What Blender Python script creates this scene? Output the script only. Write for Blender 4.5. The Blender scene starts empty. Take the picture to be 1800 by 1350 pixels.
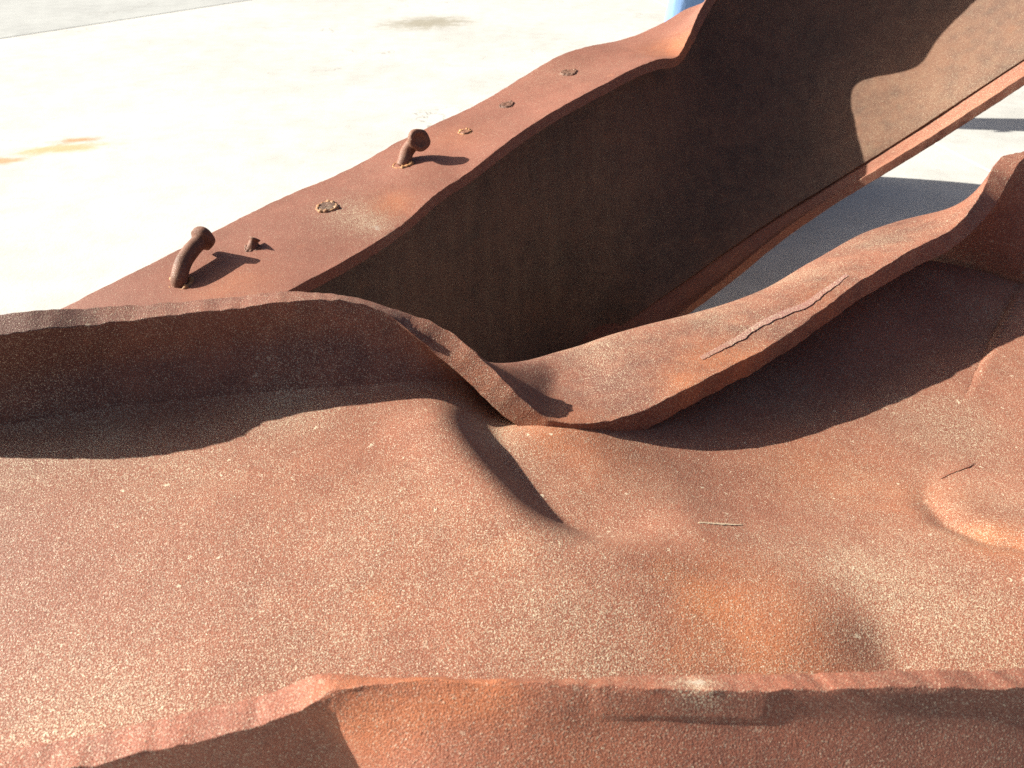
import bpy, bmesh, math, random
import numpy as np
from mathutils import Vector, Matrix

random.seed(7)
SC = bpy.context.scene
COL = SC.collection

# ------------------------------------------------------------------ camera, sky, sun, exposure
HC = 0.86                                   # camera height above the concrete
PITCH = math.radians(33.0)
FPX = 1413.0                                # focal length in photo pixels (1800 wide)
cam_d = bpy.data.cameras.new('camera')
cam = bpy.data.objects.new('camera', cam_d)
COL.objects.link(cam)
cam.location = (0, 0, HC)
cam.rotation_euler = (math.pi / 2 - PITCH, 0, 0)
cam_d.sensor_width = 36.0
cam_d.lens = FPX / 1800 * 36.0
cam_d.clip_start = 0.02
cam_d.clip_end = 500
cam_d.dof.use_dof = True
cam_d.dof.focus_distance = 0.85
cam_d.dof.aperture_fstop = 13.0
SC.camera = cam

LIGHT = Vector((1.0, -0.180, -0.600)).normalized()      # direction the sunlight travels
ELEV = math.asin(-LIGHT.z)
AZ = math.atan2(-LIGHT.x, -LIGHT.y)                     # towards the sun, clockwise from +Y
world = bpy.data.worlds.new('World')
SC.world = world
world.use_nodes = True
wn = world.node_tree.nodes
wl = world.node_tree.links
wn.clear()
wo = wn.new('ShaderNodeOutputWorld')
wb = wn.new('ShaderNodeBackground')
ws = wn.new('ShaderNodeTexSky')
ws.sky_type = 'NISHITA'
ws.sun_disc = False
ws.sun_elevation = ELEV
ws.sun_rotation = AZ
ws.air_density = 0.45
ws.dust_density = 3.5
ws.ozone_density = 0.3
wb.inputs['Strength'].default_value = 0.055
wl.new(ws.outputs[0], wb.inputs['Color'])
wl.new(wb.outputs[0], wo.inputs['Surface'])
sun_d = bpy.data.lights.new('sun', 'SUN')
sun_d.energy = 5.0
sun_d.angle = math.radians(0.55)
sun_d.color = (1.0, 0.93, 0.82)
sun = bpy.data.objects.new('sun', sun_d)
COL.objects.link(sun)
sun.rotation_euler = LIGHT.to_track_quat('-Z', 'Y').to_euler()
sun.location = (-4, 2, 5)
SC.view_settings.view_transform = 'Standard'
SC.view_settings.look = 'None'
SC.view_settings.exposure = 1.2
SC.view_settings.gamma = 1.0
SC.view_settings.use_curve_mapping = False
SC.render.engine = 'CYCLES'
SC.cycles.max_bounces = 6
SC.cycles.use_denoising = False

# ------------------------------------------------------------------ where things stand (read off the photograph as distances)
FWD = np.array((0, math.cos(PITCH), -math.sin(PITCH)))
UPV = np.array((0, math.sin(PITCH), math.cos(PITCH)))
RGT = np.array((1.0, 0, 0))
CAM = np.array((0, 0, HC))


def W(px, py, d):
    """point at depth d metres along the view axis"""
    return CAM + d * (FWD + RGT * ((px - 900) / FPX) + UPV * ((675 - py) / FPX))


def Z(px, py, z):
    """point at height z (relative to the camera)"""
    r = FWD + RGT * ((px - 900) / FPX) + UPV * ((675 - py) / FPX)
    return CAM + r * (z / r[2])


def R(x, y, z):
    """point given relative to the camera in metres"""
    return np.array((x, y, z + HC))


# ------------------------------------------------------------------ numpy helpers
def _hash(ix, iy, iz, seed):
    h = (ix * 374761393 + iy * 668265263 + iz * 2147483647 + seed * 974634777) & 0xFFFFFFFF
    h = ((h ^ (h >> 13)) * 1274126177) & 0xFFFFFFFF
    h = (h ^ (h >> 16)) & 0xFFFFFFFF
    return h / 4294967295.0


def vnoise(p, scale, seed=0, octaves=1):
    """value noise in -1..1 for an (...,3) array"""
    out = 0.0
    amp = 1.0
    tot = 0.0
    for o in range(octaves):
        q = p * scale * (2 ** o) + 17.3 * o + 100.0
        i = np.floor(q).astype(np.int64)
        f = q - i
        f = f * f * (3 - 2 * f)
        v = 0
        for dx in (0, 1):
            for dy in (0, 1):
                for dz in (0, 1):
                    w = (f[..., 0] if dx else 1 - f[..., 0]) * (f[..., 1] if dy else 1 - f[..., 1]) * (f[..., 2] if dz else 1 - f[..., 2])
                    v = v + w * _hash(i[..., 0] + dx, i[..., 1] + dy, i[..., 2] + dz, seed + o)
        out = out + amp * (2 * v - 1)
        tot += amp
        amp *= 0.5
    return out / tot


def sst(a, b, x):
    t = np.clip((x - a) / (b - a), 0, 1)
    return t * t * (3 - 2 * t)


def hermite(P, knots, s):
    """P (n,...,3) through knots, sampled at s: smooth interpolation"""
    P = np.asarray(P, float)
    k = np.asarray(knots, float)
    n = len(k)
    sh = (n,) + (1,) * (P.ndim - 1)
    dk = np.diff(k)
    sl = np.diff(P, axis=0) / dk.reshape((n - 1,) + (1,) * (P.ndim - 1))
    m = np.empty_like(P)
    m[0] = sl[0]
    m[-1] = sl[-1]
    for i in range(1, n - 1):
        m[i] = (sl[i - 1] * dk[i] + sl[i] * dk[i - 1]) / (dk[i - 1] + dk[i])
    idx = np.clip(np.searchsorted(k, s, side='right') - 1, 0, n - 2)
    h = dk[idx]
    t = (s - k[idx]) / h
    e = (len(s),) + (1,) * (P.ndim - 1)
    t = t.reshape(e)
    h = h.reshape(e)
    return ((2 * t ** 3 - 3 * t ** 2 + 1) * P[idx] + (t ** 3 - 2 * t ** 2 + t) * h * m[idx]
            + (-2 * t ** 3 + 3 * t ** 2) * P[idx + 1] + (t ** 3 - t ** 2) * h * m[idx + 1])


def patch(ctrl, nu, nv, vk=None):
    """control grid [station][row] -> dense mid-surface (nu,nv,3)"""
    C = np.asarray(ctrl, float)
    ch = np.linalg.norm(np.diff(C, axis=0), axis=2).mean(axis=1)
    uk = np.concatenate(([0], np.cumsum(ch)))
    U = hermite(C, uk, np.linspace(0, uk[-1], nu))
    if vk is None:
        rw = np.linalg.norm(np.diff(C, axis=1), axis=2).mean(axis=0)
        vk = np.concatenate(([0], np.cumsum(rw)))
    V = hermite(np.swapaxes(U, 0, 1), vk, np.linspace(vk[0], vk[-1], nv))
    return np.swapaxes(V, 0, 1)


def normals(M):
    du = np.gradient(M, axis=0)
    dv = np.gradient(M, axis=1)
    n = np.cross(du, dv)
    return n / (np.linalg.norm(n, axis=2, keepdims=True) + 1e-12)


STAINS_SHADE = []          # (centre, radius, channel, strength): rust bloom, dust and bare patches on the steel, plus painted shade


def stain_shade(p, r, ch, s, stretch=(1, 1, 1)):
    STAINS_SHADE.append((np.asarray(p, float), r, ch, s, np.asarray(stretch, float)))


def stain_shade_values(co):
    v = np.zeros((len(co), 4), np.float32)
    v[:, 3] = 1
    for c, r, ch, s, st in STAINS_SHADE:
        d = np.linalg.norm((co - c) * st, axis=1) / r
        v[:, ch] += s * (.62 if ch == 0 else 1.0) * np.exp(-d * d)
    v[:, :3] = np.clip(v[:, :3], 0, 1)
    return v


def link_mesh(name, co, faces, mat, parent=None, smooth=True, sharp=None):
    co = np.asarray(co, float)
    me = bpy.data.meshes.new(name)
    off = np.array(parent_loc(parent))
    me.from_pydata((co - off).tolist(), [], faces)
    me.validate()
    if len(me.vertices) == len(co):
        a = me.color_attributes.new('stain_shade', 'FLOAT_COLOR', 'POINT')
        a.data.foreach_set('color', stain_shade_values(co).ravel())
    if sharp:
        smooth = True
    if smooth:
        me.polygons.foreach_set('use_smooth', [True] * len(me.polygons))
    if sharp:
        me.set_sharp_from_angle(angle=math.radians(sharp))
    me.materials.append(mat)
    o = bpy.data.objects.new(name, me)
    COL.objects.link(o)
    if parent is not None:
        o.parent = parent
    return o


def parent_loc(p):
    l = Vector((0, 0, 0))
    while p is not None:
        l += p.location
        p = p.parent
    return l


def shell(name, M, thick, mat, parent, p=9.0, rim_noise=0.0008, wav=0.0, seed=1, edge_jit=0.0, edge_scale=28):
    """closed plate of steel round the mid-surface M with worn, rounded long edges"""
    M = M.copy()
    nu, nv = M.shape[:2]
    N = normals(M)
    if wav:
        M += N * (vnoise(M, 9, seed, 3) * wav)[..., None]
    if edge_jit:
        for j in range(nv):
            for end, e in ((0, j), (1, nv - 1 - j)):
                w = max(0.0, 1 - e / 5.0)
                if w > 0:
                    row = M[:, j]
                    tv = (M[:, 0] - M[:, 1]) if end == 0 else (M[:, -1] - M[:, -2])
                    tv = tv / np.linalg.norm(tv, axis=1, keepdims=True)
                    M[:, j] = row + tv * (vnoise(row, edge_scale, seed + 5, 4) * edge_jit * w)[:, None]
    N = normals(M)
    t = np.broadcast_to(np.asarray(thick, float), (nu, nv))
    F = M + N * (t / 2)[..., None]
    B = M - N * (t / 2)[..., None]
    m = 13
    # angles bunched at the two arrises so that the edge reads as a flat band with worn corners
    ang = np.array([80, 68, 58, 50, 44, 36, 0, -36, -44, -50, -58, -68, -80]) * math.pi / 180

    def rim(col, nb):
        tv = M[:, col] - M[:, nb]
        tv /= np.linalg.norm(tv, axis=1, keepdims=True)
        tt = t[:, col][:, None]
        rows = []
        for a in ang:
            c = abs(math.cos(a)) ** (2 / p)
            s_ = math.copysign(abs(math.sin(a)) ** (2 / p), math.sin(a))
            r = M[:, col] + tv * (tt * 0.13 * c) + N[:, col] * (tt * 0.5 * s_)
            r = r + tv * (vnoise(r, 160, seed + 9, 3) * rim_noise)[:, None] + N[:, col] * (vnoise(r, 90, seed + 11, 3) * rim_noise)[:, None]
            rows.append(r)
        return rows
    rows = [F[:, j] for j in range(nv)] + rim(-1, -3) + [B[:, j] for j in range(nv - 1, -1, -1)] + rim(0, 2)[::-1]
    L = len(rows)
    co = np.stack(rows, axis=1).reshape(-1, 3)
    i = np.arange(nu - 1)[:, None] * L
    a = np.arange(L)[None, :]
    b = (a + 1) % L
    quads = np.stack([i + a, i + L + a, i + L + b, i + b], axis=2).reshape(-1, 4)
    faces = quads.tolist()
    # ragged flame-cut ends: quads between the two faces plus fans at the rims
    for base, flip in ((0, False), ((nu - 1) * L, True)):
        for j in range(nv - 1):
            q = [base + j, base + j + 1, base + (nv + m + nv - 1) - (j + 1), base + (nv + m + nv - 1) - j]
            faces.append(q[::-1] if flip else q)
        r1 = [base + nv - 1 + k for k in range(m + 2)]
        r0 = [base + nv + m + nv - 1 + k for k in range(m + 1)] + [base]
        faces.append(r1[::-1] if flip else r1)
        faces.append(r0[::-1] if flip else r0)
    o = link_mesh(name, co, faces, mat, parent)
    o.modifiers.new('weighted_normals', 'WEIGHTED_NORMAL').keep_sharp = True
    return o


def empty(name, loc, label=None, cat=None, group=None):
    o = bpy.data.objects.new(name, None)
    COL.objects.link(o)
    o.location = loc
    o.empty_display_size = 0.1
    o['kind'] = 'thing'
    if label:
        o['label'] = label
        o['category'] = cat
    if group:
        o['group'] = group
    return o


# ------------------------------------------------------------------ materials
class NT:
    def __init__(s, name):
        s.m = bpy.data.materials.new(name)
        s.m.use_nodes = True
        s.t = s.m.node_tree
        s.b = s.t.nodes['Principled BSDF']
        s.out = s.t.nodes['Material Output']
        s.co = s.n('ShaderNodeTexCoord').outputs['Object']

    def n(s, k):
        return s.t.nodes.new(k)

    def plug(s, sock, v):
        if isinstance(v, bpy.types.NodeSocket):
            s.t.links.new(v, sock)
        else:
            sock.default_value = v

    def noise(s, scale, detail=3, rough=0.55, co=None, dist=0.0):
        x = s.n('ShaderNodeTexNoise')
        x.inputs['Scale'].default_value = scale
        x.inputs['Detail'].default_value = detail
        x.inputs['Roughness'].default_value = rough
        x.inputs['Distortion'].default_value = dist
        s.plug(x.inputs['Vector'], co or s.co)
        return x.outputs['Fac']

    def ramp(s, f, a, b, lo=0.0, hi=1.0):
        x = s.n('ShaderNodeMapRange')
        x.interpolation_type = 'SMOOTHSTEP'
        s.plug(x.inputs['Value'], f)
        s.plug(x.inputs['From Min'], a)
        s.plug(x.inputs['From Max'], b)
        s.plug(x.inputs['To Min'], lo)
        s.plug(x.inputs['To Max'], hi)
        return x.outputs[0]

    def math(s, op, a, b=0.0, c=None):
        x = s.n('ShaderNodeMath')
        x.operation = op
        s.plug(x.inputs[0], a)
        s.plug(x.inputs[1], b)
        if c is not None:
            s.plug(x.inputs[2], c)
        return x.outputs[0]

    def mix(s, f, a, b):
        x = s.n('ShaderNodeMix')
        x.data_type = 'RGBA'
        s.plug(x.inputs['Factor'], f)
        for sock, v in ((x.inputs[6], a), (x.inputs[7], b)):
            if isinstance(v, tuple) and len(v) == 3:
                v = v + (1,)
            s.plug(sock, v)
        return x.outputs[2]

    def mapping(s, scale=(1, 1, 1), rot=(0, 0, 0), loc=(0, 0, 0)):
        x = s.n('ShaderNodeMapping')
        s.plug(x.inputs['Vector'], s.co)
        x.inputs['Scale'].default_value = scale
        x.inputs['Rotation'].default_value = rot
        x.inputs['Location'].default_value = loc
        return x.outputs[0]

    def bump(s, h, dist, strength=1.0, nrm=None):
        x = s.n('ShaderNodeBump')
        x.inputs['Distance'].default_value = dist
        x.inputs['Strength'].default_value = strength
        s.plug(x.inputs['Height'], h)
        if nrm is not None:
            s.plug(x.inputs['Normal'], nrm)
        return x.outputs[0]


def rust(name, deep=(0.230, 0.084, 0.050), red=(0.305, 0.115, 0.068), orange=(0.42, 0.145, 0.058), pale=(0.62, 0.55, 0.38),
         dust=0.42, fleck=0.5, grain=1.0, streak=None):
    k = NT(name)
    at = k.n('ShaderNodeAttribute')
    at.attribute_name = 'stain_shade'
    sep = k.n('ShaderNodeSeparateColor')
    k.plug(sep.inputs[0], at.outputs['Color'])
    s_dust, s_or, s_shade = sep.outputs[0], sep.outputs[1], sep.outputs[2]
    lo = k.noise(5.5, 5, 0.6)
    mid = k.noise(38, 5, 0.65)
    gr = k.noise(820, 2, 0.6)
    gr2 = k.noise(1150, 1, 0.5)
    # base: deep brown <-> red brown patches
    c = k.mix(k.ramp(k.math('ADD', k.math('MULTIPLY', lo, 0.6), k.math('MULTIPLY', mid, 0.4)), 0.36, 0.62), deep, red)
    # orange bloom
    of = k.math('ADD', k.ramp(k.noise(13, 5, 0.6), 0.60, 0.80, 0.0, 0.45), k.math('MULTIPLY', s_or, k.ramp(mid, 0.25, 0.6, 0.55, 1.15)))
    c = k.mix(k.math('MINIMUM', of, 0.95), c, orange)
    # shade painted on: inner flange face, hollows and turned-away slopes
    c = k.mix(k.math('MULTIPLY', s_shade, k.ramp(mid, 0.3, 0.6, 0.6, 1.0)), c, (0.062, 0.040, 0.034, 1))
    # grain of the corroded skin
    c = k.mix(k.ramp(gr, 0.36, 0.50, 0.40 * grain, 0.0), c, (0.095, 0.034, 0.022, 1))
    # pale mineral dust caught by the grain
    thr = k.math('SUBTRACT', 0.785 - 0.075 * dust, k.math('ADD', k.math('MULTIPLY', s_dust, 0.20), k.ramp(k.noise(9, 4, 0.6), 0.30, 0.75, 0.02 * dust / 0.42, 0.07 * dust / 0.42)))
    df = k.ramp(gr2, k.math('SUBTRACT', thr, 0.13), k.math('ADD', thr, 0.05), 0.0, 0.85)
    c = k.mix(df, c, pale)
    # bare bruised patches
    c = k.mix(k.ramp(k.math('ADD', s_dust, k.math('MULTIPLY', k.math('SUBTRACT', mid, 0.5), 0.9)), 0.66, 0.82, 0.0, 0.8), c, (0.44, 0.40, 0.33, 1))
    # sun glints painted as pale specks, a millimetre or less
    c = k.mix(k.ramp(k.noise(950, 0, 0.5, co=k.mapping((1, 1.3, 1), (0.3, 0.2, 0.5), (3.1, 1.7, 0.4))), 0.70 - .03 * dust, 0.80 - .03 * dust, 0.0, 0.8 * min(1.0, dust * 1.6)), c, (0.70, 0.62, 0.47, 1))
    # sparse flecks
    vo = k.n('ShaderNodeTexVoronoi')
    vo.feature = 'F1'
    vo.inputs['Scale'].default_value = 98
    wob = k.n('ShaderNodeVectorMath')
    wob.operation = 'ADD'
    nz = k.n('ShaderNodeTexNoise')
    nz.inputs['Scale'].default_value = 330
    nz.inputs['Detail'].default_value = 2
    k.plug(nz.inputs['Vector'], k.co)
    sc_ = k.n('ShaderNodeVectorMath')
    sc_.operation = 'SCALE'
    k.plug(sc_.inputs[0], nz.outputs['Color'])
    sc_.inputs['Scale'].default_value = 0.0075
    k.plug(wob.inputs[0], k.co)
    k.plug(wob.inputs[1], sc_.outputs[0])
    k.plug(vo.inputs['Vector'], wob.outputs[0])
    sepc = k.n('ShaderNodeSeparateColor')
    k.plug(sepc.inputs[0], vo.outputs['Color'])
    rad = k.ramp(sepc.outputs[0], 0.50, 1.0, 0.0, 0.18)
    fl = k.math('MULTIPLY', k.math('LESS_THAN', vo.outputs['Distance'], rad), k.math('GREATER_THAN', sepc.outputs[0], 0.55))
    fl = k.math('MULTIPLY', fl, k.ramp(sepc.outputs[1], 0.0, 1.0, 0.15 * fleck, 1.15 * fleck))
    c = k.mix(fl, c, (0.62, 0.53, 0.38, 1))
    if streak:
        c = k.mix(k.ramp(k.noise(60, 3, 0.6, co=k.mapping(streak)), 0.45, 0.75, 0.0, 0.28), c, (0.24, 0.16, 0.10, 1))
    k.plug(k.b.inputs['Base Color'], c)
    k.plug(k.b.inputs['Roughness'], k.ramp(gr2, 0.35, 0.7, 0.82, 0.50))
    k.b.inputs['Specular IOR Level'].default_value = 0.45
    b1 = k.bump(mid, 0.0030, 0.16)
    b2 = k.bump(gr, 0.0008, 0.60 * grain, b1)
    b3 = k.bump(k.math('ADD', gr2, k.math('MULTIPLY', fl, 0.6)), 0.0007, 0.6 * grain, b2)
    k.plug(k.b.inputs['Normal'], b3)
    return k.m


M_WEB = rust('rusted_web_steel', dust=0.62, fleck=0.8)
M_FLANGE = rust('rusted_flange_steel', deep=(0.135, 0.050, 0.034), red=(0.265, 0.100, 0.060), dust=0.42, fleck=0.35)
M_NEAR = rust('flaking_flange_steel', deep=(0.22, 0.080, 0.050), red=(0.32, 0.112, 0.066), orange=(0.42, 0.14, 0.058), dust=0.35, fleck=0.3, grain=1.2)
M_BTOP = rust('smooth_rusted_flange', deep=(0.20, 0.075, 0.048), red=(0.255, 0.098, 0.064), dust=0.25, fleck=0.15, grain=0.55)
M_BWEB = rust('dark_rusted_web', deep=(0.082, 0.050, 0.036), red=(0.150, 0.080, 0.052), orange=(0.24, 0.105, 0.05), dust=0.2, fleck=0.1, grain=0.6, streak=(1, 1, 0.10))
M_STUD = rust('rusted_stud_steel', deep=(0.085, 0.042, 0.028), red=(0.20, 0.085, 0.05), dust=0.15, fleck=0.0, grain=0.5)
M_WELD = rust('bright_orange_weld', deep=(0.30, 0.13, 0.05), red=(0.50, 0.24, 0.09), orange=(0.62, 0.36, 0.14), dust=0.3, fleck=0.0, grain=0.6)
M_PALE = rust('pale_bruised_scale', deep=(0.42, 0.33, 0.22), red=(0.50, 0.40, 0.28), orange=(0.5, 0.36, 0.22), dust=0.5, fleck=0.0, grain=0.6)
M_FLAKE = rust('mauve_rust_scale', deep=(0.19, 0.085, 0.070), red=(0.29, 0.135, 0.115), orange=(0.33, 0.15, 0.10), dust=0.55, fleck=0.3, grain=0.9)


def concrete(name, base, spots=(), darker=()):
    k = NT(name)
    lo = k.noise(1.1, 6, 0.62)
    mid = k.noise(9, 6, 0.65)
    fine = k.noise(160, 3, 0.6)
    dark = tuple(x * 0.80 for x in base)
    c = k.mix(k.ramp(k.math('ADD', k.math('MULTIPLY', lo, 0.55), k.math('MULTIPLY', mid, 0.45)), 0.34, 0.60), dark, base)
    c = k.mix(k.ramp(fine, 0.30, 0.5, 0.25, 0.0), c, tuple(x * 0.6 for x in base))
    # trowel smears
    c = k.mix(k.ramp(k.noise(5, 5, 0.7, co=k.mapping((1, 3.2, 1), (0, 0, 0.5)), dist=0.6), 0.52, 0.72, 0.0, 0.30), c, tuple(x * 0.74 for x in base))
    # hairline cracks
    v = k.n('ShaderNodeTexVoronoi')
    v.feature = 'DISTANCE_TO_EDGE'
    v.inputs['Scale'].default_value = 0.62
    wv = k.n('ShaderNodeVectorMath')
    wv.operation = 'ADD'
    nz = k.n('ShaderNodeTexNoise')
    nz.inputs['Scale'].default_value = 3.5
    nz.inputs['Detail'].default_value = 5
    k.plug(nz.inputs['Vector'], k.co)
    k.plug(wv.inputs[0], k.co)
    k.plug(wv.inputs[1], nz.outputs['Color'])
    k.plug(v.inputs['Vector'], wv.outputs[0])
    ck = k.math('MULTIPLY', k.ramp(v.outputs['Distance'], 0.0, 0.0035, 0.75, 0.0), k.ramp(k.noise(2.1, 2), 0.52, 0.60))
    c = k.mix(ck, c, (0.12, 0.10, 0.08, 1))
    for (p, r, ang, asp, colr, s) in spots:
        mp = k.n('ShaderNodeVectorMath')
        mp.operation = 'SUBTRACT'
        k.plug(mp.inputs[0], k.co)
        mp.inputs[1].default_value = p
        rt = k.n('ShaderNodeVectorRotate')
        rt.rotation_type = 'Z_AXIS'
        rt.inputs['Angle'].default_value = -ang
        k.plug(rt.inputs['Vector'], mp.outputs[0])
        ml = k.n('ShaderNodeVectorMath')
        ml.operation = 'MULTIPLY'
        k.plug(ml.inputs[0], rt.outputs[0])
        ml.inputs[1].default_value = (1 / r, asp / r, 0)
        ln = k.n('ShaderNodeVectorMath')
        ln.operation = 'LENGTH'
        k.plug(ln.inputs[0], ml.outputs[0])
        f = k.ramp(k.math('ADD', ln.outputs['Value'], k.math('MULTIPLY', k.math('SUBTRACT', k.noise(14, 4, 0.7), 0.5), 1.5)), 0.15, 1.0, s, 0.0)
        c = k.mix(f, c, colr)
    k.plug(k.b.inputs['Base Color'], c)
    k.plug(k.b.inputs['Roughness'], 0.85)
    k.b.inputs['Specular IOR Level'].default_value = 0.25
    k.plug(k.b.inputs['Normal'], k.bump(fine, 0.0015, 0.5, k.bump(mid, 0.006, 0.4)))
    return k.m


# ------------------------------------------------------------------ the ground: poured slabs with sunk joints
g1 = Z(105, 262, -HC)
g2 = Z(5, 283, -HC)
g3 = Z(752, 40, -HC)
g4 = Z(130, 247, -HC)
spots_main = [((g1[0], g1[1], 0), 0.26, 0.28, 3.2, (0.50, 0.33, 0.15, 1), 0.85),
              ((g4[0], g4[1], 0), 0.11, 0.35, 2.0, (0.40, 0.21, 0.08, 1), 0.85),
              ((g2[0], g2[1], 0), 0.12, 0.2, 2.0, (0.42, 0.23, 0.09, 1), 0.8),
              ((g3[0], g3[1], 0), 0.42, 0.55, 1.3, (0.26, 0.24, 0.18, 1), 0.85)]
M_SLAB = concrete('pale_trowelled_concrete', (0.525, 0.530, 0.50), spots_main)
M_SLAB2 = concrete('greyer_concrete', (0.40, 0.42, 0.41))
M_BED = concrete('dark_joint_bed', (0.10, 0.095, 0.085))

me = bpy.data.meshes.new('ground')
S_ = 120
me.from_pydata([(-S_, -S_, -0.005), (S_, -S_, -0.005), (S_, S_, -0.005), (-S_, S_, -0.005)], [], [(0, 1, 2, 3)])
me.materials.append(M_BED)
ground = bpy.data.objects.new('ground', me)
COL.objects.link(ground)
ground['kind'] = 'structure'
ground['label'] = 'pale sunlit concrete ground with slab joints and rust stains'


def clip_poly(poly, p, n):
    out = []
    for i in range(len(poly)):
        a, b = poly[i], poly[(i + 1) % len(poly)]
        da = (a[0] - p[0]) * n[0] + (a[1] - p[1]) * n[1]
        db = (b[0] - p[0]) * n[0] + (b[1] - p[1]) * n[1]
        if da >= 0:
            out.append(a)
        if (da >= 0) != (db >= 0):
            t = da / (da - db)
            out.append((a[0] + (b[0] - a[0]) * t, a[1] + (b[1] - a[1]) * t))
    return out


j1a, j1b = Z(0, 68, -HC), Z(440, 0, -HC)
j2a, j2b = Z(1640, 250, -HC), Z(1742, 302, -HC)
d1 = (j1b - j1a)[:2]
d1 /= np.linalg.norm(d1)
d2 = (j2a - j2b)[:2]
d2 /= np.linalg.norm(d2)
n1 = np.array((-d1[1], d1[0]))       # to the left of joint 1
n2 = np.array((d2[1], -d2[0]))       # to the right of joint 2
big = [(-60, -60), (60, -60), (60, 60), (-60, 60)]


def slab(poly, mat, lbl=None):
    bm = bmesh.new()
    vs = [bm.verts.new((x, y, 0.0)) for x, y in poly]
    f = bm.faces.new(vs)
    r = bmesh.ops.extrude_face_region(bm, geom=[f])
    bmesh.ops.translate(bm, vec=(0, 0, -0.0045), verts=[v for v in r['geom'] if isinstance(v, bmesh.types.BMVert)])
    bmesh.ops.recalc_face_normals(bm, faces=bm.faces)
    top = [e for e in bm.edges if all(v.co.z > -0.001 for v in e.verts)]
    bmesh.ops.bevel(bm, geom=top, offset=0.002, segments=2, affect='EDGES')
    me = bpy.data.meshes.new('slab')
    bm.to_mesh(me)
    bm.free()
    me.materials.append(mat)
    o = bpy.data.objects.new('slab', me)
    COL.objects.link(o)
    o.parent = ground
    return o


G = 0.007
slab(clip_poly(big, j1a[:2] + n1 * G, n1), M_SLAB2)
right_of_1 = clip_poly(big, j1a[:2] - n1 * G, -n1)
slab(clip_poly(right_of_1, j2a[:2] - n2 * G * 0.6, -n2), M_SLAB)
slab(clip_poly(right_of_1, j2a[:2] + n2 * G * 0.6, n2), M_SLAB)

# ------------------------------------------------------------------ beam in front: buckled wide flange lying with its web up
A = empty('steel_beam', (0.05, 0.45, 0.0),
          'rust red buckled steel beam in the foreground lying with its web upward', 'steel beam', 'twisted rusty steel beams')

# far flange: rows edge / middle / root / hidden lower edge (middle of the plate)
EK = []


def st(e, k, bulge=(0, 0, 0), low=(0, 0.02, -0.11)):
    EK.append((e, (e + k) / 2 + np.array(bulge), k, k + np.array(low)))


st(R(-1.35, .44, -.625), R(-1.35, .44, -.74))
st(R(-1.0, .50, -.47), R(-1.0, .49, -.585))
st(R(-.65, .55, -.345), R(-.66, .54, -.455))
st(W(0, 574, .648), Z(0, 750, -.411), (0, .010, 0))
st(W(200, 556, .685), Z(200, 722, -.409), (0, .011, 0))
st(W(380, 540, .708), Z(380, 704, -.409), (0, .012, 0))
st(W(520, 526, .724), Z(520, 692, -.409), (0, .012, 0))
st(W(620, 532, .740), Z(640, 684, -.411), (0, .008, 0))
st(W(700, 558, .746), Z(735, 678, -.417), (.0, .002, .0))
st(W(780, 606, .746), Z(815, 670, -.428), (.0, .002, .0))
st(W(850, 665, .743), W(880, 664, .825), (.0, .0, .0))
st(W(905, 716, .742), W(935, 653, .842), (0, 0, -.003))
st(W(955, 752, .744), W(975, 642, .852), (0, 0, -.006))
st(W(1020, 761, .747), W(1020, 630, .858), (0, 0, -.005))
st(W(1100, 747, .759), W(1070, 612, .868))
st(W(1200, 700, .785), W(1135, 592, .885), (0, 0, .003))
st(W(1350, 620, .845), W(1240, 565, .920), (0, 0, .006))
st(W(1500, 515, .920), W(1350, 524, .970), (0, 0, .008))
st(W(1600, 456, .962), W(1440, 472, 1.02), (0, 0, .006))
st(W(1680, 412, .995), W(1540, 418, 1.07))
st(W(1732, 355, 1.020), W(1630, 400, 1.10))
st(W(1772, 288, 1.045), W(1720, 420, 1.10), (0, 0, 0))
st(W(1830, 262, 1.070), W(1810, 450, 1.085))
st(R(1.0, 1.24, -.30), R(1.01, 1.22, -.42))
st(R(1.35, 1.42, -.34), R(1.36, 1.40, -.46))

# stains and painted shade on the front beam
for (px, py, z, r, ch, s) in [
        (955, 790, -.46, .035, 1, .75), (1040, 830, -.465, .05, 1, .4), (1755, 945, -.455, .030, 1, .75), (1690, 925, -.45, .008, 0, 1.3),
        (1450, 800, -.465, .06, 1, .35), (1640, 850, -.46, .05, 1, .35), (1330, 1100, -.44, .055, 1, .75), (1230, 1060, -.44, .02, 1, .5),
        (700, 1000, -.44, .14, 1, .18), (300, 900, -.435, .12, 1, .15), (860, 950, -.44, .05, 0, .5), (860, 770, -.44, .03, 0, .8),
        (1500, 1000, -.45, .05, 0, .5), (1650, 1080, -.45, .08, 0, .4), (200, 800, -.432, .05, 0, .6), (500, 765, -.432, .05, 0, .55),
        (60, 850, -.432, .06, 0, .5), (150, 1250, -.435, .08, 0, .5), (1000, 1120, -.44, .06, 0, .45), (1780, 700, -.45, .05, 0, .5),
        (1700, 700, -.45, .06, 2, .25), (1720, 860, -.45, .04, 2, .35), (1540, 1125, -.44, .025, 2, .35), (900, 850, -.45, .03, 2, .3)]:  # this row: shade painted into the dent and turned-away slopes
    stain_shade(Z(px, py, z), r, ch, s)
stain_shade(W(780, 620, .775), .03, 1, .7)
stain_shade(W(850, 680, .765), .03, 1, .6)
stain_shade(W(1280, 640, .82), .03, 1, .7, (.6, 1, 1))
stain_shade(W(1200, 690, .79), .025, 1, .7)
stain_shade(W(1450, 540, .90), .03, 1, .3)
stain_shade(W(1050, 620, .86), .06, 0, .75)
stain_shade(W(1250, 560, .90), .06, 0, .7)
stain_shade(W(1400, 500, .97), .05, 0, .6)
stain_shade(W(1540, 430, 1.0), .05, 0, .5)
stain_shade(W(415, 532, .66), .010, 0, 1.7)
stain_shade(W(650, 1250, .44), .03, 1, .8)
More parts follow.
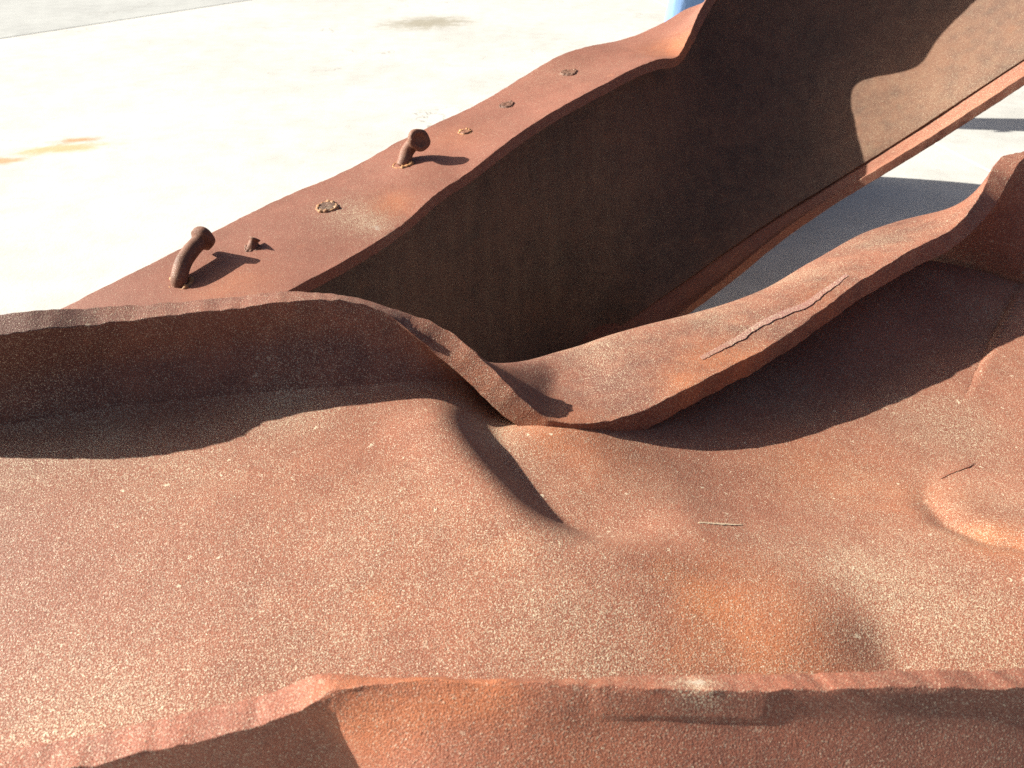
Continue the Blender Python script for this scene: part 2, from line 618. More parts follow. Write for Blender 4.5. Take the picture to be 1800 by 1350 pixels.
stain_shade(W(760, 1215, .44), .02, 1, .9)
stain_shade(W(860, 1210, .44), .02, 1, .7)
stain_shade(W(1222, 1208, .45), .012, 0, 1.5, (.8, 1, 1))
stain_shade(W(1000, 1300, .44), .05, 1, .3)
stain_shade(W(1650, 1300, .45), .06, 2, .35)  # shade painted on the outer face, right end
stain_shade(R(-.5, .56, -.39), .25, 2, .35)  # shade painted on the far flange's inner face

MF = patch(EK, 620, 46)
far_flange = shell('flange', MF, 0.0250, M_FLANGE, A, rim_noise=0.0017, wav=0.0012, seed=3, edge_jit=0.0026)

# near flange: rim edge / outer face going down
NE = []


def nst(e, o1, o2):
    o0 = np.array(o1) * np.array((.3, .2 if e[0] > .05 else .30, .3))
    NE.append((e, e + o0, e + np.array(o1), e + np.array(o2)))


vert = ((0, .002, -.06), (0, .006, -.24))
nst(R(-1.35, .19, -.61), *vert)
nst(R(-1.0, .205, -.53), *vert)
nst(R(-.6, .225, -.425), *vert)
nst(W(0, 1352, .435), *vert)
nst(W(150, 1325, .44), *vert)
nst(W(300, 1291, .445), *vert)
nst(W(450, 1254, .45), *vert)
nst(W(515, 1232, .452), *vert)
nst(W(560, 1215, .452), (.012, -.004, -.06), (.03, -.02, -.24))
nst(W(615, 1205, .452), (.03, -.036, -.050), (.06, -.10, -.21))
nst(W(750, 1202, .451), (.01, -.052, -.044), (.02, -.14, -.20))
nst(W(900, 1204, .45), (0, -.053, -.044), (0, -.14, -.20))
nst(W(1100, 1207, .451), (0, -.050, -.045), (0, -.135, -.20))
nst(W(1350, 1206, .456), (0, -.040, -.050), (0, -.12, -.21))
nst(W(1600, 1199, .463), (0, -.037, -.052), (0, -.11, -.22))
nst(W(1800, 1197, .470), (0, -.034, -.053), (0, -.10, -.225))
nst(R(.6, .44, -.37), (0, -.02, -.06), (0, -.06, -.24))
nst(R(.9, .62, -.39), (0, -.01, -.06), (0, -.03, -.24))
nst(R(1.3, .86, -.47), (0, 0, -.06), (0, 0, -.24))
MN = patch(NE, 900, 130)
ln_ = np.concatenate((np.zeros((900, 1)), np.cumsum(np.linalg.norm(np.diff(MN, axis=1), axis=2), axis=1)), axis=1)
xr = MN[:, :1, 0]
led = .0155 + .0022 * vnoise(MN[:, 0], 45, 5, 3)[:, None]
led = led * sst(.150, .137, xr) + .0015 * sst(.128, .150, xr)
T_NEAR = .0200 + .0016 * sst(.0435, .0475, xr) * sst(.150, .140, xr) * sst(led, led - .0022, ln_)
# scabs of scale further left along the lip
T_NEAR = T_NEAR + .0009 * sst(.05, .35, vnoise(MN, 60, 77, 3)) * sst(-.14, -.10, xr) * sst(.05, .03, xr) * sst(.030, .012, ln_)
near_flange = shell('flange', MN, T_NEAR, M_NEAR, A, rim_noise=0.0016, wav=0.0012, seed=13, edge_jit=0.0020, edge_scale=40)


def web_h(x, y):
    """height of the dented web (relative to the camera) over plan position"""
    z = -.415 - .027 * sst(.0, .30, x) - .030 * sst(.48, .28, y)
    # long dish beyond the fold, stepping down to the right
    ax, ay, bx, by = -.040, .640, .058, .425
    tx, ty = (bx - ax), (by - ay)
    L = math.hypot(tx, ty)
    tx, ty = tx / L, ty / L
    s = (x - ax) * (-ty) + (y - ay) * tx              # >0 to the right of the fold
    bend = .010 * np.sin((y - .445) / .195 * math.pi)
    s = s + bend
    rb = sst(.06, .15, x)
    T = (sst(.412, .475, y) * (1 - rb) + sst(.37, .58, y) * rb) * (1 - .45 * sst(.545, .64, y) * sst(.12, .02, x))
    drop = sst(-.046, .014, s)
    z = z - .031 * T * drop * (1 + .45 * sst(.06, .20, x)) - .012 * sst(.15, .45, x) * sst(.50, .62, y)
    z = z + .006 * np.exp(-((s + .05) / .03) ** 2) * sst(.42, .55, y)
    # mound in front of the near flange at right and the hollow beside it
    c = Z(1400, 1105, -.44)
    z = z + .0045 * np.exp(-(((x - c[0]) / .040) ** 2 + ((y - c[1]) / .038) ** 2))
    c = Z(1560, 1135, -.45)
    z = z - .0035 * np.exp(-(((x - c[0]) / .025) ** 2 + ((y - c[1]) / .03) ** 2))
    # pressed crease at right
    pl = [Z(px_, py_, -.46) for px_, py_ in ((1700, 690), (1655, 780), (1652, 850), (1682, 910), (1740, 948), (1900, 985))]
    dmin = np.full(np.shape(x), 9.0)
    sgn = np.zeros(np.shape(x))
    for p_, q_ in zip(pl[:-1], pl[1:]):
        ex, ey = q_[0] - p_[0], q_[1] - p_[1]
        t_ = np.clip(((x - p_[0]) * ex + (y - p_[1]) * ey) / (ex * ex + ey * ey), 0, 1)
        dd = np.hypot(x - p_[0] - t_ * ex, y - p_[1] - t_ * ey)
        cr = ex * (y - p_[1]) - ey * (x - p_[0])
        sgn = np.where(dd < dmin, np.sign(cr), sgn)
        dmin = np.minimum(dmin, dd)
    q = dmin * sgn
    z = z + .0040 * sst(-.008, .030, q) * sst(.66, .54, y) + .04 * np.maximum(q - .03, 0)
    z = z - .004 * np.exp(-((q + .006) / .012) ** 2) * sst(.6, .5, y)
    # gentle ripples
    z = z + .0012 * np.sin(x * 11 + 1.3) * np.sin(y * 17 + .4)
    # the beam sags to the ground out of sight at both ends
    z = z - .155 * sst(.55, 1.45, -x) * 2.1 - .03 * sst(.8, 1.4, x)
    return z


nuw, nvw = 560, 260
K = MF[:, :, :]
# root line of the far flange, resampled
vk = np.linalg.norm(np.diff(np.asarray(EK), axis=1), axis=2).mean(axis=0)
vk = np.concatenate(([0], np.cumsum(vk)))
jroot = int(round(vk[2] / vk[3] * 45))
far_root = MF[:, jroot]
us = np.linspace(0, len(far_root) - 1, nuw)
fr = np.stack([np.interp(us, np.arange(len(far_root)), far_root[:, c]) for c in range(3)], axis=1)
fz = fr[:, 2] - HC
fr[:, 1] -= .030 * sst(-.05, .0, fr[:, 0])
# near root follows the near flange rim, a little behind it
nr_ = MN[:, 0]
un = np.linspace(0, len(nr_) - 1, nuw)
nr = np.stack([np.interp(un, np.arange(len(nr_)), nr_[:, c]) for c in range(3)], axis=1)
nr[:, 1] += .004
# match by fraction of plan length so that stations roughly face each other
v = np.linspace(0, 1, nvw)[None, :, None]
XY = nr[:, None, :2] * (1 - v) + fr[:, None, :2] * v
hz = web_h(XY[..., 0], XY[..., 1])
vv = np.linspace(0, 1, nvw)[None, :]
wj = sst(.72, 1.0, vv)
overhang = sst(-.05, .03, fr[:, 0])[:, None]
# join: the web meets the flange root, with the rolled fillet
hz = hz * (1 - wj * .85) + (fz[:, None] - .036 * overhang) * wj * .85
hz = hz + .009 * np.clip((vv - .92) / .08, 0, 1) ** 2.0 * (1 - overhang)
hz = hz - .010 * sst(.05, 0.0, vv)
MW = np.concatenate([XY, (hz + HC)[..., None]], axis=2)
web = shell('web', MW, 0.014, M_WEB, A, wav=0.0006, seed=23)

# ------------------------------------------------------------------ beam behind: standing on its bottom flange, twisting up to the right
Bm = empty('steel_beam', (0.1, 1.5, 0.0),
           'dark brown twisted steel beam behind, with bent studs along its top flange', 'steel beam', 'twisted rusty steel beams')
P0 = W(710, 298, 1.15)
DV = np.array((.079, .092, .0193))


def TC(t):
    return P0 + DV * t


PN = np.array((.76, -.65, 0.0))
top = []      # far edge, centre, near edge
top.append((TC(-9) - PN * .08 + [0, 0, -.03], TC(-9) + [0, 0, -.03], TC(-9) + PN * .09 + [0, 0, -.03]))
top.append((TC(-6) - PN * .08 + [0, 0, -.01], TC(-6) + [0, 0, -.01], TC(-6) + PN * .09 + [0, 0, -.01]))
for f, c, n in [((110, 543, .93), (190, 583, .89), (265, 632, .85)),
                ((261, 467, .99), (318, 513, .95), (393, 565, .90)),
                ((385, 404, 1.055), (450, 442, 1.015), (525, 499, .965)),
                ((515, 340, 1.125), (578, 372, 1.08), (655, 427, 1.03)),
                ((580, 314, 1.155), (645, 338, 1.115), (712, 388, 1.07)),
                ((640, 285, 1.19), (710, 298, 1.15), (768, 338, 1.105)),
                ((690, 256, 1.22), (765, 269, 1.185), (823, 302, 1.14)),
                ((750, 226, 1.255), (816, 241, 1.218), (880, 258, 1.17)),
                ((835, 186, 1.32), (895, 195, 1.284), (965, 200, 1.235)),
                ((930, 130, 1.39), (1000, 137, 1.35), (1070, 143, 1.30)),
                ((975, 103, 1.42), (1040, 118, 1.385), (1110, 122, 1.335)),
                ((1025, 84, 1.46), (1085, 98, 1.42), (1155, 105, 1.37)),
                ((1085, 72, 1.50), (1130, 80, 1.455), (1192, 97, 1.40)),
                ((1125, 60, 1.53), (1165, 62, 1.49), (1214, 62, 1.425)),
                ((1168, 40, 1.57), (1203, 36, 1.53), (1233, 22, 1.462)),
                ((1225, 10, 1.62), (1245, 0, 1.56), (1262, -32, 1.500))]:
    top.append((W(*f), W(*c), W(*n)))
for c, k_ in ((W(1290, -45, 1.585), 1.75), (W(1335, -75, 1.60), 1.9), (W(1480, -175, 1.57), 1.9), (W(1565, -230, 1.55), 1.9), (W(1660, -290, 1.52), 1.7), (W(1870, -430, 1.42), 1.3)):
    top.append((c + [.028, .044, -.056], c, c + np.array((-.020, -.058, .050)) * k_))
for (px, py, d, r, ch, s) in [(610, 375, 1.08, .05, 0, .85), (660, 400, 1.06, .03, 0, .8), (690, 355, 1.09, .03, 1, .5), (400, 490, .95, .05, 1, .35),
                              (1190, 80, 1.42, .05, 1, .6), (1000, 110, 1.38, .08, 0, .3), (930, 540, 1.5, .05, 1, .25), (800, 240, 1.22, .05, 1, .2)]:
    stain_shade(W(px, py, d), r, ch, s)
MT = patch(top, 520, 36)
# centre lies on the top face: sink the plate by half its thickness
MT = MT - np.array((0, 0, .008))
top_flange = shell('flange', MT, 0.0165, M_BTOP, Bm, rim_noise=0.0009, wav=0.0007, seed=33, edge_jit=0.0016, edge_scale=45)

bot = []     # station: web bottom centre, near edge middle, near edge
bot.append((TC(-9) + [0, 0, -.27], TC(-9) + PN * .045 + [0, 0, -.27], TC(-9) + PN * .08 + [0, 0, -.27]))
bot.append((TC(-6) + [0, 0, -.35], TC(-6) + PN * .045 + [0, 0, -.35], TC(-6) + PN * .08 + [0, 0, -.35]))
bot.append((TC(-3) + [0, 0, -.41], TC(-3) + PN * .045 + [0, 0, -.41], TC(-3) + PN * .08 + [0, 0, -.41]))
bot.append((TC(0) + [0, -.02, -.465], TC(0) + PN * .045 + [0, -.02, -.467], TC(0) + PN * .08 + [0, -.02, -.465]))
for c, m, n in [((985, 645, 1.600), (1035, 650, 1.582), (1065, 650, 1.566)),
                ((1150, 532, 1.510), (1180, 545, 1.492), (1203, 545, 1.476)),
                ((1225, 480, 1.505), (1262, 490, 1.487), (1285, 482, 1.471)),
                ((1300, 427, 1.500), (1332, 436, 1.482), (1350, 428, 1.466)),
                ((1370, 380, 1.500), (1395, 388, 1.482), (1410, 383, 1.466)),
                ((1440, 337, 1.495), (1460, 347, 1.477), (1474, 340, 1.461)),
                ((1530, 281, 1.485), (1545, 294, 1.467), (1560, 288, 1.451)),
                ((1620, 224, 1.470), (1634, 238, 1.452), (1646, 235, 1.436)),
                ((1830, 87, 1.400), (1842, 103, 1.382), (1854, 100, 1.366)),
                ((2120, -95, 1.290), (2132, -80, 1.272), (2142, -82, 1.256))]:
    bot.append((W(*c), W(*m), W(*n)))
rows = []
for c, m, n in bot:
    far = c - (n - c) * .95 - np.array((0, 0, .012))
    rows.append((far, c, m, n))
for (px, py, d, r, ch, s) in [(1500, 310, 1.42, .06, 0, .8), (1700, 180, 1.39, .12, 0, .7), (1400, 380, 1.44, .05, 1, .6), (1300, 460, 1.45, .06, 1, .6),
                              (1230, 530, 1.46, .05, 1, .6), (1650, 120, 1.5, .15, 1, .25), (1500, 230, 1.5, .1, 1, .2)]:
    stain_shade(W(px, py, d), r, ch, s)
MB_ = patch(rows, 420, 36)
MB_ = MB_ - np.array((0, 0, .008))
bottom_flange = shell('flange', MB_, 0.0150, M_BTOP, Bm, rim_noise=0.0012, wav=0.0007, seed=43, edge_jit=0.003, edge_scale=22)

# web between the two flange centres, matched by station
topc = [t[1] for t in top]
botc = [b[0] for b in bot]


def resample(P, n):
    P = np.asarray(P)
    k_ = np.concatenate(([0], np.cumsum(np.linalg.norm(np.diff(P, axis=0), axis=1))))
    return hermite(P, k_, np.linspace(0, k_[-1], n)), k_


tc_stations = [-9, -6, -4, -3, -2, -1, -.5, 0, .5, 1, 2, 3, 3.5, 4, 4.6, 5.1, 5.6, 6.1, 7, 8, 10, 11, 12, 14]
bc_stations = [-9, -6, -3, 0, 3, 6, 7, 8, 9, 10, 11, 12, 14, 16]
tt = np.linspace(-9, 14, 420)
TW = hermite(np.asarray(topc), tc_stations, tt)
BW = hermite(np.asarray(botc), bc_stations, tt)
TW = TW - np.array((0, 0, .012))
vv = np.linspace(0, 1, 110)[None, :, None]
MWB = TW[:, None, :] * (1 - vv) + BW[:, None, :] * vv
NB = normals(MWB)
q = np.linspace(0, 1, 110)[None, :]
u_ = tt[:, None]
# plate waves: shallow vertical buckles, deeper towards the twist
wave = .012 * np.sin(u_ * .95 + .6) * np.sin(q * math.pi) * np.exp(-((u_ - 3) / 5) ** 2)
MWB = MWB + NB * wave[..., None]
# towards the right the web is dished away from the viewer
toward = np.sign((NB * (CAM - MWB)).sum(axis=2))
dish = -.055 * np.sin(q * math.pi) ** 1.2 * sst(5.5, 9.5, u_) * toward
MWB = MWB + NB * dish[..., None]
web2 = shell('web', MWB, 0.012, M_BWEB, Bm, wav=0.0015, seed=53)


# added steel strip, unseen behind the web, to shade the concrete at right
fl = []
for x_, y_, z_ in [(-.37, 1.02, -.60), (-.27, 1.45, -.53), (0, 1.86, -.47), (.3, 2.2, -.43), (.6, 2.45, -.40), (.86, 2.6, -.38)]:
    fl.append((R(x_ + .02, y_ - .03, z_), R(x_ + .01, y_ + .02, (z_ - .857) / 2), R(x_, y_, -.857)))
shell('added_shade_strip', patch(fl, 120, 40), 0.012, M_BWEB, Bm, wav=0.004, seed=57, edge_jit=0.006, rim_noise=.0015)


# ---------------------------------------------------- studs, stumps and weld collars on the top flange
def flange_frame(px, py, d):
    """nearest point of the top flange's upper face, its normal and its axis"""
    p = W(px, py, d)
    q_ = np.linalg.norm(MT - p, axis=2)
    # nearest to the sight line rather than the guessed depth
    ray = (p - CAM) / np.linalg.norm(p - CAM)
    rel = MT - CAM
    al = (rel @ ray)
    dist = np.linalg.norm(rel - al[..., None] * ray, axis=2)
    i, j = np.unravel_index(np.argmin(dist), dist.shape)
    nn = normals(MT)[i, j]
    if nn[2] < 0:
        nn = -nn
    ax = MT[min(i + 2, MT.shape[0] - 1), j] - MT[max(i - 2, 0), j]
    ax /= np.linalg.norm(ax)
    return MT[i, j] + nn * .00825, nn, ax


def tube(path, radii, seg=28, noise=0.0004, seed=1, cap=True):
    path = np.asarray(path)
    n = len(path)
    tan = np.gradient(path, axis=0)
    tan /= np.linalg.norm(tan, axis=1, keepdims=True)
    ref = np.array((1.0, .2, 0))
    co = []
    for i in range(n):
        a = ref - tan[i] * (ref @ tan[i])
        a /= np.linalg.norm(a)
        b = np.cross(tan[i], a)
        ref = a
        th = np.linspace(0, 2 * math.pi, seg, endpoint=False)
        co.append(path[i] + radii[i] * (np.cos(th)[:, None] * a + np.sin(th)[:, None] * b))
    co = np.concatenate(co)
    nrm_ = co - np.repeat(path, seg, axis=0)
    nrm_ /= (np.linalg.norm(nrm_, axis=1, keepdims=True) + 1e-9)
    co = co + nrm_ * (vnoise(co, 160, seed, 3) * noise)[:, None]
    faces = []
    for i in range(n - 1):
        for k_ in range(seg):
            k2 = (k_ + 1) % seg
            faces.append((i * seg + k_, i * seg + k2, (i + 1) * seg + k2, (i + 1) * seg + k_))
    if cap:
        faces.append(tuple(range(seg))[::-1])
        faces.append(tuple(range((n - 1) * seg, n * seg)))
    return co, faces


def smooth_path(P, n):
    return resample(P, n)[0]


def collar(name, base, nn, r, parent, mat, lumpy=.35, h=.004, seed=1, open_arc=None):
    """lumpy ring of weld metal round a stud foot"""
    a = np.cross(nn, (0.3, 1, 0.1))
    a /= np.linalg.norm(a)
    b = np.cross(nn, a)
    S, T = 44, 10
    co = []
    for i in range(S):
        th = 2 * math.pi * i / S
        rr = r * (1 + .08 * math.sin(3 * th + seed))
        lump = 1 + lumpy * math.sin(7 * th + seed * 2.1) * math.sin(3 * th + seed) + lumpy * .3 * random.uniform(-1, 1)
        if open_arc is not None and math.cos(th - open_arc) > .2:
            lump *= .35
        lump = max(lump, .15)
        for j in range(T):
            ph = 2 * math.pi * j / T
            rad = h * lump
            co.append(base + (rr + rad * .9 * math.cos(ph)) * (math.cos(th) * a + math.sin(th) * b) + nn * (rad * math.sin(ph) * .9))
    faces = []
    for i in range(S):
        for j in range(T):
            i2, j2 = (i + 1) % S, (j + 1) % T
            faces.append((i * T + j, i2 * T + j, i2 * T + j2, i * T + j2))
    return link_mesh(name, np.asarray(co), faces, mat, parent)


def disc_face(name, base, nn, r, parent, mat, seed=1, rough=.0012):
    """broken-off stub: low uneven disc of torn steel"""
    a = np.cross(nn, (0.3, 1, 0.1))
    a /= np.linalg.norm(a)
    b = np.cross(nn, a)
    S, T = 32, 7
    co = [base + nn * .0015]
    for j in range(1, T + 1):
        for i in range(S):
            th = 2 * math.pi * i / S
            rr = r * min(j, T - 1) / (T - 1)
            p = base + rr * (math.cos(th) * a + math.sin(th) * b)
            z = .0018 if j < T else -.003
            co.append(p + nn * z)
    co = np.asarray(co)
    co[:-S] = co[:-S] + nn * (vnoise(co[:-S], 220, seed, 3) * rough)[:, None]
    faces = [(0, 1 + i, 1 + (i + 1) % S) for i in range(S)]
    for j in range(T - 1):
        for i in range(S):
            i2 = (i + 1) % S
            faces.append((1 + j * S + i, 1 + (j + 1) * S + i, 1 + (j + 1) * S + i2, 1 + j * S + i2))
    return link_mesh(name, co, faces, mat, parent)


def stud(path, tip_dir, lbl, seed, wear=None, hr=.0150):
    """bent headed shear stud: shaft > head, weld collar"""
    path = smooth_path(path, 26)
    co, fa = tube(path, np.full(26, .0098), seed=seed, noise=.0003)
    sh = link_mesh('shear_stud', co, fa, M_STUD, top_flange)
    sh['label'] = lbl
    # head: short thick disc with worn rim and a dimple in its crown
    e = path[-1]
    td = np.asarray(tip_dir, float)
    td /= np.linalg.norm(td)
    prof = [(-.004, .0098), (-.0015, hr * .90), (.000, hr), (.0055, hr * 1.02), (.0085, hr * .96), (.0098, hr * .84), (.0096, hr * .62),
            (.0080, hr * .52), (.0068, hr * .34), (.0066, hr * .1)]
    pts = [e + td * h for h, r in prof]
    a = np.cross(td, (0, 0.2, 1.0))
    a /= np.linalg.norm(a)
    b = np.cross(td, a)
    S = 36
    co, faces = [], []
    for (h, r), p in zip(prof, pts):
        for i in range(S):
            th = 2 * math.pi * i / S
            w = 1 + .05 * math.sin(2 * th + seed) + .03 * math.sin(5 * th)
            co.append(p + r * w * (math.cos(th) * a + math.sin(th) * b))
    co = np.asarray(co)
    co += td * (vnoise(co, 140, seed, 3) * .0005)[:, None]
    n = len(prof)
    for j in range(n - 1):
        for i in range(S):
            i2 = (i + 1) % S
            faces.append((j * S + i, j * S + i2, (j + 1) * S + i2, (j + 1) * S + i))
    faces.append(tuple(range((n - 1) * S, n * S)))
    link_mesh('head', co, faces, M_STUD, sh, sharp=40)
    return sh


b1, n1_, ax1 = flange_frame(318, 512, .95)
d1_ = float((b1 - CAM) @ FWD)
hd = W(354, 422, d1_ + .033)
path1 = [b1 - n1_ * .004, W(315, 494, d1_ - .001), W(320, 468, d1_ + .005), W(335, 442, d1_ + .019), hd]
stain_shade(W(311, 480, .94), .013, 0, 1.6)
stud(path1, hd - W(335, 442, d1_ + .019), 'tall bent headed stud with a pale worn shaft', 4)
collar('weld_collar', b1 - n1_ * .001, n1_, .0130, top_flange, M_WELD, seed=2, h=.0040, open_arc=1.2)

b2, n2_, ax2 = flange_frame(710, 297, 1.15)
d2_ = float((b2 - CAM) @ FWD)
hd2 = W(735, 246, d2_ - .006)
path2 = [b2 - n2_ * .004, W(711, 283, d2_ + .001), W(716, 266, d2_ + .004), W(725, 254, d2_ + .002), hd2]
stud(path2, np.array((.40, -.85, .22)), 'short headed stud bent so its head faces the viewer', 9, hr=.0158)
collar('weld_collar', b2 - n2_ * .001, n2_, .0130, top_flange, M_WELD, seed=5, h=.0040, open_arc=.6)

for i, (px, py, d, r, h) in enumerate([(578, 372, 1.08, .0125, .0032), (820, 240, 1.22, .0085, .003), (893, 194, 1.28, .0110, .0028), (1000, 137, 1.35, .0125, .0030)]):
    b_, n_, a_ = flange_frame(px, py, d)
    collar('weld_collar', b_ - n_ * .0005, n_, r, top_flange, M_WELD if i < 2 else M_STUD, seed=11 + i, h=h, lumpy=.5, open_arc=None if i in (0, 3) else 2.0)
    disc_face('broken_stud_face', b_, n_, r * .92, top_flange, M_STUD, seed=20 + i)
# small torn stump lying over
b_, n_, a_ = flange_frame(447, 444, 1.015)
stump = [b_ - n_ * .003, b_ + n_ * .004 + a_ * .002, b_ + n_ * .010 + a_ * .007]
co, fa = tube(smooth_path(stump, 9), np.array([.0085, .008, .0072, .0066, .006, .0055, .005, .0062, .0075]), seg=20, noise=.0022, seed=31)
link_mesh('torn_stud_stump', co, fa, M_STUD, top_flange)
collar('weld_collar', b_ - n_ * .0012, n_, .0088, top_flange, M_STUD, seed=17, h=.0024, lumpy=.6)


# ------------------------------------------------------------------ rust scale lifting off the front beam
def flake(name, outline, surf_pts, thick, mat, parent, seed, lift=0.0, dens=0.0012):
    """thin ragged plate of rust scale following a surface; outline and surf_pts are (n,3) ordered: upper line, lower line"""
    up = resample(outline, 90)[0]
    lo = resample(surf_pts, 90)[0]
    nv_ = 10
    v_ = np.linspace(0, 1, nv_)[None, :, None]
    Mx = up[:, None, :] * (1 - v_) + lo[:, None, :] * v_
    tv = lo - up
    tv /= np.linalg.norm(tv, axis=1, keepdims=True)
    jag = vnoise(lo, 120, seed, 4) * .0022 + vnoise(lo, 420, seed + 2, 2) * .0008
    Mx = Mx + tv[:, None, :] * (jag[:, None] * np.linspace(0, 1, nv_)[None, :] ** 2)[..., None]
    nn = normals(Mx)
    s = np.sign((nn @ (CAM - Mx.mean(axis=(0, 1)))).mean())
    nn = nn * s
    Mx = Mx + nn * (lift * np.linspace(0, 1, nv_)[None, :, None] ** 2)
    taper = (np.minimum(1, np.minimum(np.arange(90), 89 - np.arange(90)) / 14.0)[:, None] * .9 + .1) * (np.linspace(0, 1, nv_)[None, :] ** .7 * .9 + .1)
    return shell(name, Mx, thick * np.broadcast_to(taper, (90, nv_)), mat, parent, rim_noise=.0003, seed=seed)


from mathutils.bvhtree import BVHTree


def pts(o, L, proud=0.0):
    """points of the built part o met by the sight lines of places in the picture"""
    off = parent_loc(o)
    tree = BVHTree.FromPolygons([v.co + off for v in o.data.vertices], [tuple(p_.vertices) for p_ in o.data.polygons])
    out = []
    for x, y in L:
        ray = Vector(W(x, y, 1.0) - CAM).normalized()
        hit = tree.ray_cast(Vector(CAM), ray)[0]
        out.append(np.array(hit) - np.array(ray) * proud)
    return np.array(out)


# ------------------------------------------------------------------ a person's trouser leg beyond the beam

# scale lifting along the far flange and slivers on the web
lowl = [(1235, 632), (1300, 600), (1345, 571), (1385, 553), (1425, 537), (1445, 520), (1468, 504), (1492, 484)]
upl = [(1229, 627), (1292, 593), (1337, 564), (1376, 546), (1416, 530), (1438, 514), (1461, 499), (1486, 481)]
flake('rust_flake', pts(far_flange, upl, .0002), pts(far_flange, lowl, .0007), .0014, M_FLAKE, far_flange, 61)
flake('rust_sliver', pts(web, [(1228, 917), (1260, 919), (1306, 922)], .0002), pts(web, [(1228, 920), (1262, 922), (1306, 924)], .0006), .0008, M_PALE, web, 81)
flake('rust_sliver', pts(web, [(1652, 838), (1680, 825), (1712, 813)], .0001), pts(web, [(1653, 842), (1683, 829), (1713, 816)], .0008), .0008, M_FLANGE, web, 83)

# ------------------------------------------------------------------ a person standing beyond the beam, only the trousers show
def plain(name, col, rough=0.8, scale=900, wrinkle=0.0):
    k = NT(name)
    f = k.noise(scale, 2)
    c = k.mix(k.ramp(f, 0.3, 0.7), tuple(x * .82 for x in col), col)
    k.plug(k.b.inputs['Base Color'], c)
    k.b.inputs['Roughness'].default_value = rough
    nb = k.bump(f, .001, .3)
    if wrinkle:
        nb = k.bump(k.noise(9, 3, .5, co=k.mapping((1.6, 1, .35))), wrinkle, .7, nb)
    k.plug(k.b.inputs['Normal'], nb)
    return k.m


M_SKIN = plain('skin', (.55, .34, .25), .55, 300)
M_DENIM = plain('blue_denim', (.19, .34, .62), .9, 1200, .03)
M_SHIRT = plain('grey_shirt', (.25, .26, .28), .9, 1200, .02)
M_SHOE = plain('dark_shoe', (.05, .045, .04), .6, 500)
M_HAIR = plain('dark_hair', (.04, .028, .02), .6, 700)
person = empty('person', (.775, 3.42, 0), 'person in blue trousers standing on the concrete beyond the rear beam', 'person')


def skin(name, V, E, mat, parent, lev=2):
    me = bpy.data.meshes.new(name)
    me.from_pydata([(v[0], v[1], v[2]) for v in V], [], E)
    o = bpy.data.objects.new(name, me)
    COL.objects.link(o)
    o.parent = parent
    md = o.modifiers.new('skin', 'SKIN')
    md.use_smooth_shade = True
    lay = me.skin_vertices[0] if me.skin_vertices else None
    if lay is None:
        bpy.context.view_layer.objects.active = o
        bpy.ops.object.select_all(action='DESELECT')
        o.select_set(True)
        bpy.ops.mesh.customdata_skin_add()
        lay = me.skin_vertices[0]
    for i, v in enumerate(V):
        lay.data[i].radius = (v[3], v[4] if len(v) > 4 else v[3])
    lay.data[0].use_root = True
    sb = o.modifiers.new('smooth', 'SUBSURF')
    sb.levels = lev
    sb.render_levels = lev
    me.materials.append(mat)
    return o


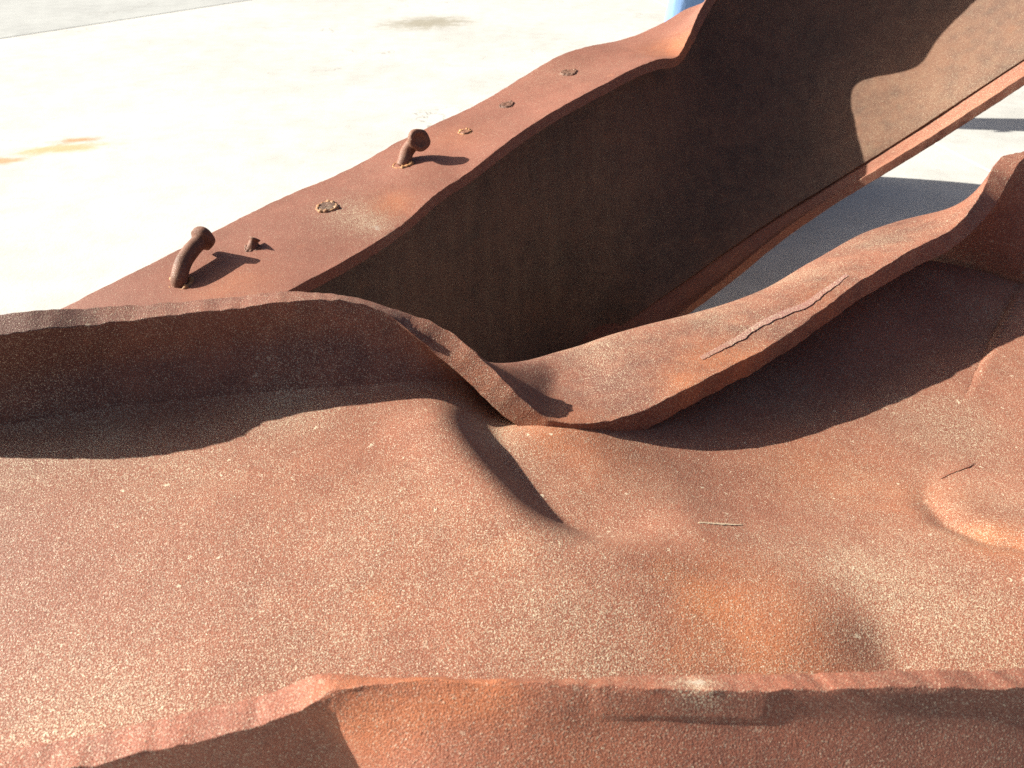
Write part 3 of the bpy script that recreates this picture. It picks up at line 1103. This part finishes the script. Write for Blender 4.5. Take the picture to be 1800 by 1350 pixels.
# body: pelvis, spine, neck, head, arms with hands, legs (kept inside the clothes)
V = [(0, 0, .95, .11, .09), (0, 0, 1.15, .11, .085), (0, 0, 1.36, .13, .09), (0, -.01, 1.47, .055), (0, -.02, 1.54, .055), (0, -.03, 1.62, .078, .09), (0, -.025, 1.72, .072, .085), (0, -.02, 1.765, .04)]
E = [(0, 1), (1, 2), (2, 3), (3, 4), (4, 5), (5, 6), (6, 7)]
n0 = len(V)
V += [(0, -.125, 1.60, .012), (0, -.135, 1.615, .008)]
E += [(5, n0), (n0, n0 + 1)]
for sx in (-1, 1):
    b0 = len(V)
    V += [(sx * .17, 0, 1.38, .055), (sx * .22, .01, 1.12, .043), (sx * .235, -.03, .88, .03), (sx * .24, -.045, .80, .026, .040)]
    E += [(2, b0), (b0, b0 + 1), (b0 + 1, b0 + 2), (b0 + 2, b0 + 3)]
    for f, (dy, ln) in enumerate([(-.030, .085), (-.010, .095), (.010, .09), (.028, .07)]):
        c0 = len(V)
        V += [(sx * .238, -.045 + dy, .76, .009), (sx * .230, -.05 + dy, .76 - ln * .5, .0085), (sx * .215, -.052 + dy, .76 - ln, .007)]
        E += [(b0 + 3, c0), (c0, c0 + 1), (c0 + 1, c0 + 2)]
    c0 = len(V)
    V += [(sx * .225, -.09, .80, .010), (sx * .215, -.105, .765, .008)]
    E += [(b0 + 3, c0), (c0, c0 + 1)]
legs = [[(-.09, 0, .90), (-.095, -.045, .47), (-.125, .03, .09)], [(.09, 0, .90), (.105, -.06, .47), (.12, -.01, .09)]]
for h, kn, an in legs:
    b0 = len(V)
    V += [h + (.07,), kn + (.05,), an + (.04,)]
    E += [(0, b0), (b0, b0 + 1), (b0 + 1, b0 + 2)]
skin('body', V, E, M_SKIN, person)
V = [(0, 0, 1.00, .165, .125), (0, 0, .93, .17, .13)]
E = [(0, 1)]
for h, kn, an in legs:
    b0 = len(V)
    mid = tuple((a + b) / 2 for a, b in zip(h, kn))
    sh = tuple((a + b) / 2 for a, b in zip(kn, an))
    V += [(h[0], h[1], .84, .105, .11), mid + (.092,), kn + (.080,), sh + (.080,), (an[0], an[1], .07, .082)]
    E += [(1, b0)] + [(b0 + i, b0 + i + 1) for i in range(4)]
skin('trousers', V, E, M_DENIM, person)
V = [(0, 0, .97, .18, .14), (0, 0, 1.15, .165, .12), (0, 0, 1.36, .185, .12), (0, -.005, 1.45, .09, .08)]
E = [(0, 1), (1, 2), (2, 3)]
for sx in (-1, 1):
    b0 = len(V)
    V += [(sx * .18, 0, 1.37, .085), (sx * .215, .01, 1.16, .07)]
    E += [(2, b0), (b0, b0 + 1)]
skin('shirt', V, E, M_SHIRT, person)
for h, kn, an in legs:
    V = [(an[0], an[1] + .05, .045, .045, .042), (an[0], an[1] - .05, .045, .05, .042), (an[0], an[1] - .17, .035, .048, .030)]
    skin('shoe', V, [(0, 1), (1, 2)], M_SHOE, person)
skin('hair', [(0, .015, 1.64, .075, .08), (0, -.005, 1.72, .085, .092), (0, -.01, 1.77, .06, .065)], [(0, 1), (1, 2)], M_HAIR, person)
for sx in (-1, 1):
    e_ = skin('eye', [(sx * .032, -.108, 1.665, .011), (sx * .032, -.112, 1.665, .011)], [(0, 1)], plain('eye_white', (.7, .68, .65), .3), person, 2)
